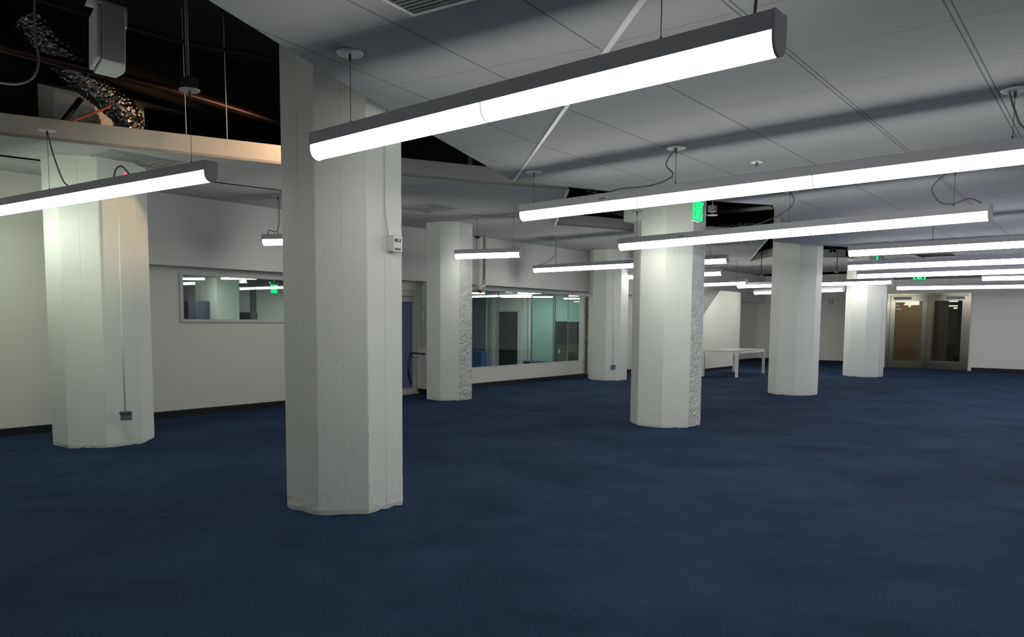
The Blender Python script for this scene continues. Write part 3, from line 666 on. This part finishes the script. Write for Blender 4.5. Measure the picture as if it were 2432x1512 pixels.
# rough broken end of wall and low pedestal
def rough_stub(bm):
    n = 50; y0 = D1[1] - .02
    rows = []
    for i in range(n + 1):
        z = .90 + (2.27 - .90) * i / n
        row = []
        for j in range(7):
            t = j / 6
            row.append(bm.verts.new((WX + .02 + .26 * (1 - t) + .02 * noise.noise(Vector((j, z * 9, 0))), y0 + .12 * t + .06 * noise.noise(Vector((t * 3, z * 3, 2))) + .02 * noise.noise(Vector((j * 2, z * 25, 7))), z)))
        row.append(bm.verts.new((WX + .28, y0 + .32, z))); row = [row[-1]] + row[:-1]
        row.append(bm.verts.new((WX + .02, y0 + .32, z)))
        rows.append(row)
    for a, b in zip(rows, rows[1:]):
        for j in range(len(a) - 1): bm.faces.new((a[j], a[j + 1], b[j + 1], b[j]))
        bm.faces.new((a[-1], a[0], b[0], b[-1]))
    bm.faces.new(rows[0]); bm.faces.new(rows[-1])
struct('trim_4', rough_stub, 'colrough')
pd_y = D1[1] + .0
struct('trim_5', lambda bm: (box(bm, (WX + .0, pd_y, .1), (WX + .42, pd_y + .34, .92)), box(bm, (WX + .0, pd_y - .015, .92), (WX + .44, pd_y + .36, .945))), 'wall')
struct('baseboard_pedestal', lambda bm: box(bm, (WX + .0, pd_y + .01, 0), (WX + .40, pd_y + .33, .1)), 'black')
# handrail
hr = spline([atx(x, y, -10.72) for x, y in ((1009, 840), (990, 839), (979, 838), (973, 850), (970, 875), (972, 895), (977, 911))], 8)
root = empty('handrail', (hr[0].x, hr[0].y, 0)); tag(root, 'black curved handrail at the low wall by the purple door, right of the largest column', 'handrail')
one('rail', lambda bm: tube(bm, [p - root.location for p in hr], .022, 10), 'rail', root)
b0 = atx(986, 840, -10.72); 
one('bracket', lambda bm: tube(bm, spline([p - root.location for p in (atx(980, 842, -10.72), atx(982, 849, -10.74), atx(997, 849, -10.745))], 4), .008, 6), 'rail', root)
# brown broken edge at the right of window 2
def broken(bm):
    n = 60; y0 = W2[1] + .06
    for i in range(n):
        z = .12 + (2.15 - .12) * i / n; r = .02 + .025 * abs(noise.noise(Vector((z * 11, 3, 1))))
        box(bm, (WX + .0, y0 + .03 * noise.noise(Vector((z * 6, 0, 5))), z), (WX + .03 + r, y0 + .03 + r, z + .036))
struct('trim_6', broken, 'brownedge')
# white pipe with elbow above window 2
pw = [atx(1152, 560, -10.75), atx(1152, 672, -10.75)]
root = empty('vertical_pipe', (pw[0].x, pw[0].y, pw[1].z)); tag(root, 'white vertical pipe with an elbow above the wide interior window', 'pipe')
pz = [Vector((0, 0, CS + .5 - pw[1].z)), Vector((0, 0, 0)), Vector((0, -.03, -.06)), Vector((0.0, -.14, -.09)), Vector((0, -.3, -.10))]
one('pipe', lambda bm: tube(bm, [pz[0]] + spline(pz[1:], 6), .045, 14), 'pipe', root)
one('collar', lambda bm: (cyl(bm, (0, 0, .01), .06, .07, 16), tube(bm, [(0, -.2, -.10), (0, -.26, -.10)], .062, 14)), 'pipe', root)
one('valve', lambda bm: (tube(bm, [(0.02, -.22, -.16), (0.02, -.15, -.20)], .035, 10), tube(bm, [(0.02, -.20, -.1), (0.02, -.2, -.22)], .014, 8)), 'rust', root)
o = one('black_duct', lambda bm: (box(bm, (0, 0, 0), (.10, .62, .10), 0, .008),), 'darkp'); q = atx(1178, 563, -10.87); o.location = (q.x, q.y, q.z - .02); tag(o, 'short black duct under the ceiling right of the white vertical pipe', 'air duct')
o = one('round_socket', lambda bm: tube(bm, [(0, 0, 0), (.05, 0, 0)], .06, 14), 'darkp'); o.location = atx(1132, 560, -10.87); tag(o, 'small dark round opening left of the white vertical pipe top', 'fitting')
# devices on columns
def on_face(P, k, px, py):                    # point on a column face under a pixel
    cx, cy, R, th = P; a = th + (k + 1) * PI / 4; n = Vector((math.cos(a), math.sin(a), 0)); p0 = Vector((cx, cy, 0)) + n * R
    d = ray(px, py); o = Vector((0, 0, HE)); t = (p0 - o).dot(n) / d.dot(n); return o + d * t, n, a
def conduit(name, P, k, pxs, r, m, label):
    pts = [on_face(P, k, x, y) for x, y in pxs]; ps_ = [p + n * (r * .6) for p, n, a in pts]
    o = one(name, lambda bm: tube(bm, ps_, r, 8), m); tag(o, label, 'conduit')
conduit('conduit', P1, 7, ((914, 200), (914, 360), (914, 480), (916, 520), (921, 545), (921, 566)), .009, 'col', 'white conduit running down the nearest column to the small device')
conduit('conduit', P0, 6, ((283, 440), (286, 620), (291, 800), (298, 975)), .011, 'col', 'white conduit running down the leftmost column to the grey box')
conduit('conduit', P3, 6, ((1459, 620), (1457, 740), (1455, 866)), .008, 'col', 'thin white conduit running down the column beside the wide window')
p, n, a = on_face(P1, 7, 931, 579)
root = empty('wall_device', p, a); tag(root, 'small white push device on the right side of the nearest column, below the conduit', 'wall device')
one('backbox', lambda bm: box(bm, (0, -.052, -.062), (.045, .052, .062), 0, .006), 'whitep', root)
one('cover', lambda bm: box(bm, (.045, -.055, -.07), (.062, .055, .066), 0, .010), 'whitep', root)
one('switch', lambda bm: (box(bm, (.062, -.03, .012), (.068, .03, .036)), box(bm, (.062, -.03, -.05), (.065, .03, -.035))), 'darkp', root)
one('switch_lever', lambda bm: box(bm, (.066, -.010, .016), (.074, .004, .032)), 'whitep', root)
def greybox(P, k, px, py, label):
    p, n, a = on_face(P, k, px, py); root = empty('outlet_box', p, a); tag(root, label, 'outlet', 'grey outlet boxes')
    one('box', lambda bm: box(bm, (0, -.058, -.052), (.05, .058, .052), 0, .005), 'greyp', root)
    one('cover', lambda bm: box(bm, (.05, -.062, .018), (.064, .062, .050), 0, .004), 'chrome', root)
greybox(P0, 6, 302, 986, 'grey metal outlet box low on the leftmost column')
greybox(P3, 6, 1455, 871, 'grey outlet box low on the column beside the wide interior window')
# slack wire above window 2 right
o = one('slack_wire', lambda bm: tube(bm, spline([atx(x, y, -10.83) for x, y in ((1407, 673), (1425, 680), (1442, 681), (1458, 672), (1459, 640))], 6), .006, 6), 'wire'); tag(o, 'thin slack wire looping on the upper wall left of the outlet column', 'wire')

# ================================================================== SLOPED STUB WALL, TABLE
sa, sb = atz(1662, 884.5, 0), atz(1757, 872.5, 0)
def stub(bm):
    x = -9.72; t = .42; y0, y1 = 20.9, 24.25
    zt = 2.48; yb = atx(1710, 690, x).y; q = atx(1672, 745, x)
    sl_ = (zt - q.z) / (yb - q.y); z0 = max(.9, zt - sl_ * (yb - y0))
    prof = [(y0, 0), (y1, 0), (y1, zt), (yb, zt), (y0, z0)]
    a = [bm.verts.new((x, y, z)) for y, z in prof]; b = [bm.verts.new((x - t, y, z)) for y, z in prof]
    bm.faces.new(a); bm.faces.new(list(reversed(b)))
    for k in range(5): bm.faces.new((a[k], a[(k + 1) % 5], b[(k + 1) % 5], b[k]))
struct('wall_stair', stub, 'wall')
def dark_slope_top(bm):  # dark grey sheet added over the sloped top to make it darker
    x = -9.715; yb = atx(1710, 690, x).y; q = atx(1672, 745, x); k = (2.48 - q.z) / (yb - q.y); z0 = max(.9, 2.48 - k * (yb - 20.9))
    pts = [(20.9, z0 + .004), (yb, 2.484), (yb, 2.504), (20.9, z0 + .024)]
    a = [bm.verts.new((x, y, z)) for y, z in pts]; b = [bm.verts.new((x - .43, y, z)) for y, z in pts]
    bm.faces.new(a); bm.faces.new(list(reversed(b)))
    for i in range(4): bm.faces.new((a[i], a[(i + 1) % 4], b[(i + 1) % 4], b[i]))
struct('trim_8', dark_slope_top, 'slope_grey')
struct('baseboard_stair', lambda bm: box(bm, (-9.72, 20.9, 0), (-9.71, 24.25, .09)), 'black')
o = one('dark_equipment', lambda bm: (box(bm, (-.1, -.5, 0), (.1, .5, .95), 0, .03),), 'darkp'); o.location = (-11.045, 22.2, 1.3); tag(o, 'dark panel on the wall behind the sloped stair wall, right of the middle column', 'panel')
tp = [Vector((-8.93, 19.75, 0)), Vector((-8.06, 19.98, 0)), Vector((-8.15, 22.2, 0)), Vector((-9.05, 22.2, 0))]
tc_ = sum(tp, Vector()) / 4
root = empty('table', (tc_.x, tc_.y, 0)); tag(root, 'white table with thin square legs beside the sloped white wall', 'table')
TP = [p - Vector((tc_.x, tc_.y, 0)) for p in tp]
def ttop(bm):
    q = [Vector((p.x * 1.02, p.y * 1.01, .700)) for p in TP]; slab(bm, q, .022, 0, 0)
one('table_top', ttop, 'tabletop', root)
def apron(bm):
    for i in range(4):
        a, b = TP[i], TP[(i + 1) % 4]; d = (b - a).normalized(); n = Vector((d.y, -d.x, 0)) * .015
        slab(bm, [a - n + Vector((0, 0, .64)), b - n + Vector((0, 0, .64)), b + n + Vector((0, 0, .64)), a + n + Vector((0, 0, .64))], .06, 0, 0)
one('apron', apron, 'table', root)
for p in TP:
    one('leg', lambda bm: box(bm, (p.x - .032, p.y - .032, 0), (p.x + .032, p.y + .032, .70), 0, .003), 'table', root)
# square sign on back wall
p = aty(1973, 717, 29.53); o = one('wall_sign', lambda bm: (box(bm, (-.085, -.015, -.085), (.085, .02, .085), 0, .004),), 'frame_grey'); o.location = p; tag(o, 'small square grey notification device on the back wall between two columns', 'wall device')
one('lens', lambda bm: box(bm, (-.03, -.03, -.03), (.05, -.015, .05), 0, .003), 'whitep', o)

# ================================================================== STEEL DOUBLE DOORS
def steel_doors():
    root = empty('door_2', (DX0, YB, 0)); root['kind'] = 'structure'
    Wd = DX1 - DX0
    one('door_frame', lambda bm: (box(bm, (0, -.04, 0), (.09, .16, DH)), box(bm, (Wd - .09, -.04, 0), (Wd, .16, DH)), box(bm, (.09, -.04, DH - .07), (Wd - .09, .16, DH))), 'steel', root)
    lw = (Wd - .18) / 2
    for i in range(2):
        x0 = .09 + i * lw + .004; x1 = x0 + lw - .008; st = .15
        leaf = one('door_leaf', lambda bm: (box(bm, (x0, 0, .01), (x0 + st, .045, DH - .08)), box(bm, (x1 - st, 0, .01), (x1, .045, DH - .08)), box(bm, (x0 + st, 0, DH - .25), (x1 - st, .045, DH - .08)), box(bm, (x0 + st, 0, .01), (x1 - st, .045, .26))), 'steel', root)
        one('door_glass', lambda bm: box(bm, (x0 + st, .018, .26), (x1 - st, .026, DH - .25)), 'dglass', leaf)
        cx0 = x0 + .10 if i == 0 else x1 - .62
        one('door_closer', lambda bm: (box(bm, (cx0, -.07, DH - .20), (cx0 + .52, -.005, DH - .11), 0, .006),), 'frame_grey', leaf)
        if i == 1: one('glass_bead', lambda bm: box(bm, (x0 + st, -.008, .255), (x1 - st, .0, .275)), 'chrome', leaf)
        if i == 0:
            one('door_knob', lambda bm: (tube(bm, [(x1 - .07, 0, 1.02), (x1 - .07, -.05, 1.02)], .018, 10), tube(bm, [(x1 - .07, -.05, 1.02), (x1 - .19, -.055, 1.0)], .012, 8)), 'chrome', leaf)
            one('notice', lambda bm: (box(bm, (x0 + st + .01, -.002, 2.08), (x0 + st + .12, .0, 2.13)), box(bm, (x0 + st + .01, -.002, 1.96), (x0 + st + .19, .0, 2.01))), 'whitep', leaf)
steel_doors()
# hall behind the doors
struct('wall_hall', lambda bm: (box(bm, (-6.6, 30.1, 0), (-4.35, 30.2, 2.9)), box(bm, (-6.6, YB + .18, 0), (-6.5, 30.1, 2.9))), 'beige')
struct('wall_hall', lambda bm: (box(bm, (-4.95, 29.5, .0), (-4.25, 29.6, 2.9)), box(bm, (-4.3, 29.6, 0), (-4.25, 32, 2.9)), box(bm, (-3.2, YB + .18, 0), (-3.1, 32, 2.9)), box(bm, (-4.3, 32, 0), (-3.1, 32.1, 2.9))), 'beige2')
struct('ceiling', lambda bm: box(bm, (-6.6, YB + .18, 2.9), (-3.1, 32.1, 3.0)), 'beige')
struct('floor', lambda bm: box(bm, (-6.6, 30.2, -.1), (-3.1, 32.1, -.001)), 'hallfloor')
hl = bpy.data.lights.new('hall_light', 'AREA'); hl.energy = 8; hl.size = .5; hl.color = (1, .84, .62)
ho = bpy.data.objects.new('hall_light', hl); COL.objects.link(ho); ho.location = (-5.7, 29.2, 2.88)

# ================================================================== ROOMS BEHIND THE LEFT WINDOWS
RZ, RF = 2.33, -.5
struct('floor', lambda bm: box(bm, (-19, 2, RF - .1), (WX - .16, 23.2, RF)), 'roomfloor')
struct('ceiling', lambda bm: box(bm, (-19, 2, RZ), (WX - .30, 23.2, RZ + .1)), 'strip')
struct('wall_office_back', lambda bm: (box(bm, (-19, 20.0, RF), (WX - .16, 20.12, RZ)), box(bm, (-18.0, 2, RF), (-17.9, 20, RZ)), box(bm, (-18, 2, RF), (WX - .16, 2.1, RZ)), box(bm, (WX - .17, YN, RF), (WX - .15, 23, 0))), 'wall')
def ypx(x, Y): return aty(x, 761, Y).x
YO = 20.0
# dark door on the office back wall
xa, xb = ypx(1182, YO), ypx(1237, YO)
root = empty('door_3', (xa, YO, RF)); root['kind'] = 'structure'
zt = aty(1208, 735, YO).z - RF
one('door_frame', lambda bm: (box(bm, (0, -.06, 0), (.09, 0, zt)), box(bm, (xb - xa - .09, -.06, 0), (xb - xa, 0, zt)), box(bm, (.09, -.06, zt - .07), (xb - xa - .09, 0, zt))), 'frame', root)
lf = one('door_leaf', lambda bm: box(bm, (.09, -.04, .01), (xb - xa - .09, -.005, zt - .07)), 'door_dark', root)
kz = aty(1228, 839, YO).z - RF
one('door_knob', lambda bm: tube(bm, [(xb - xa - .14, -.04, kz), (xb - xa - .14, -.11, kz)], [.02, .035], 12), 'chrome', lf)
one('hinge', lambda bm: [box(bm, (.085, -.06, z), (.11, -.038, z + .1)) for z in (.3, 1.1, zt - .4)], 'frame_grey', lf)
# pilasters / mullions on that wall and glass partitions
def office_trim(bm):
    for a, b in ((1165, 1172), (1242, 1252), (1255, 1261)):
        box(bm, (ypx(a, YO - .1), YO - .12, RF), (ypx(b, YO - .1), YO, RZ))
struct('trim_7', office_trim, 'frame')
def partition(name, xa, xb, Y, mat, label, ya=None):
    root = empty('glass_partition', (xa, Y, RF)); tag(root, label, 'glass partition', 'office glass partitions')
    Wd = xb - xa
    one('glass', lambda bm: box(bm, (0.03, -.005, .04), (Wd - .03, .005, RZ - RF - .06)), mat, root)
    one('frame', lambda bm: (box(bm, (0, -.02, 0), (.03, .02, RZ - RF - .03)), box(bm, (Wd - .03, -.02, 0), (Wd, .02, RZ - RF - .03)), box(bm, (.03, -.02, RZ - RF - .06), (Wd - .03, .02, RZ - RF - .03)), box(bm, (.03, -.02, 0), (Wd - .03, .02, .04))), 'frame_grey', root)
partition('p', ypx(1120, 19.2), ypx(1156, 19.2), 19.2, 'bglass', 'blue tinted glass partition at the left in the wide interior window')
partition('p', ypx(1262, 18.6), ypx(1316, 18.6), 18.6, 'gglass', 'green tinted glass partition right of the dark door in the wide interior window')
partition('p', ypx(1317, 18.9), ypx(1382, 18.9), 18.9, 'gglass', 'green tinted glass partition above the dark cabinet in the wide interior window')
o = one('bin', lambda bm: box(bm, (-.25, -.15, 0), (.25, .15, 1.0), 0, .02), 'blueblock'); pb = aty(1136, 870, 18.8); o.location = (pb.x, 18.8, RF); tag(o, 'blue block low behind the wide interior window, at its left end', 'bin')
o = one('desk', lambda bm: (box(bm, (-.5, -.3, .68), (.5, .3, .72)), box(bm, (-.48, -.28, 0), (-.40, .28, .68)), box(bm, (.40, -.28, 0), (.48, .28, .68))), 'cabblue'); o.location = (ypx(1285, 19.4), 19.4, RF); tag(o, 'dark blue desk behind the green glass partition', 'desk')
# cabinet by the right end
ca, cb = ypx(1318, 18.0), ypx(1381, 18.0); ct = aty(1350, 763, 18.0).z
root = empty('cabinet', (ca, 18.0, RF)); tag(root, 'tall dark cabinet with a grey lower front, behind the wide interior window', 'cabinet')
cw = cb - ca; cm = aty(1350, 817, 18.0).z
one('body', lambda bm: box(bm, (0, 0.01, 0), (cw, .5, ct - RF), 0, .01), 'cab', root)
one('door', lambda bm: box(bm, (.05, -.01, cm - RF), (cw - .02, .01, ct - RF - .05)), 'cab', root)
one('lower_front', lambda bm: box(bm, (.08, -.01, .05), (cw - .02, .01, cm - RF - .02)), 'cabg', root)['label'] = 'grey lower front'
one('notice', lambda bm: box(bm, (.14, -.014, cm - RF - .26), (.20, -.01, cm - RF - .17)), 'whitep', root)
# window 1 room
partition('p', -14.2, -12.6, 11.2, 'gglass', 'grey green glass partition behind the small interior window')
YQ = 11.6
def w1walls(bm):
    a = aty(515, 700, 8.4); box(bm, (-17.9, 8.4, RF), (a.x, 8.5, RZ)); 
    box(bm, (a.x - .12, 8.5, RF), (a.x, 8.9, RZ))
struct('wall_office_side', w1walls, 'wall')
q0, q1 = aty(437, 716, 8.38), aty(497, 716, 8.38)
o = one('cupboard', lambda bm: (box(bm, (0, -.45, 0), (q1.x - q0.x, 0, q0.z - RF), 0, .01),), 'cabblue'); o.location = (q0.x, 8.38, RF); tag(o, 'blue grey cupboard at the left end of the small interior window', 'cupboard')
def office_lamp(px0, px1, py, z, label):
    A, B = atz(px0, py, z), atz(px1, py, z); m = (A + B) / 2; d = B - A
    root = empty('office_lamp', m, math.atan2(d.y, d.x)); tag(root, label, 'ceiling lamp', 'lamps in the office behind the glass'); h = d.length / 2
    one('lens', lambda bm: box(bm, (-h, -.07, 0), (h, .07, .03), 0, .006), 'lens_room', root)
    one('housing', lambda bm: box(bm, (-h, -.075, .03), (h, .075, RZ - z - .001)), 'housing', root)
office_lamp(437, 482, 664, 2.25, 'office lamp at the left in the small interior window')
office_lamp(529, 605, 663, 2.25, 'office lamp in the middle of the small interior window')
office_lamp(1193, 1312, 706, 2.22, 'longer office lamp above the dark door, seen through the wide interior window')
office_lamp(1231, 1305, 697, 2.22, 'upper office lamp seen through the wide interior window')
office_lamp(1122, 1150, 697.5, 2.22, 'office lamp at the left end of the wide interior window')
office_lamp(1340, 1376, 710, 2.14, 'office lamp at the right end of the wide interior window')
root = empty('office_lamp', (-16.3, 12.6, 2.25)); tag(root, 'added fill lamp deep behind the small interior window, farthest from its glass', 'ceiling lamp', 'lamps in the office behind the glass')  # lamp added to brighten the dark back wall of the office
one('lens', lambda bm: box(bm, (-.6, -.07, 0), (.6, .07, .03), 0, .006), 'lens_room', root)
one('housing', lambda bm: box(bm, (-.6, -.075, .03), (.6, .075, RZ - 2.251)), 'housing', root)
o = one('filing_cabinet', lambda bm: (box(bm, (-.45, -.3, 0), (.45, .3, 2.15), 0, .01),), 'cabblue'); q = atx(560, 740, -16.8); o.location = (-16.8, q.y, RF); tag(o, 'blue grey filing cabinet behind the glass of the small interior window', 'cabinet')
def mull(bm):
    for px in (519, 526, 598, 604):
        q = atx(px, 700, -15.0); box(bm, (-15.03, q.y - .03, RF), (-14.97, q.y + .03, RZ))
struct('trim_9', mull, 'frame_grey')
p = atx(651, 686, -13.4); exit_sign(p, math.radians(117), 'green exit sign seen through the small interior window', 1.0, top=RZ)
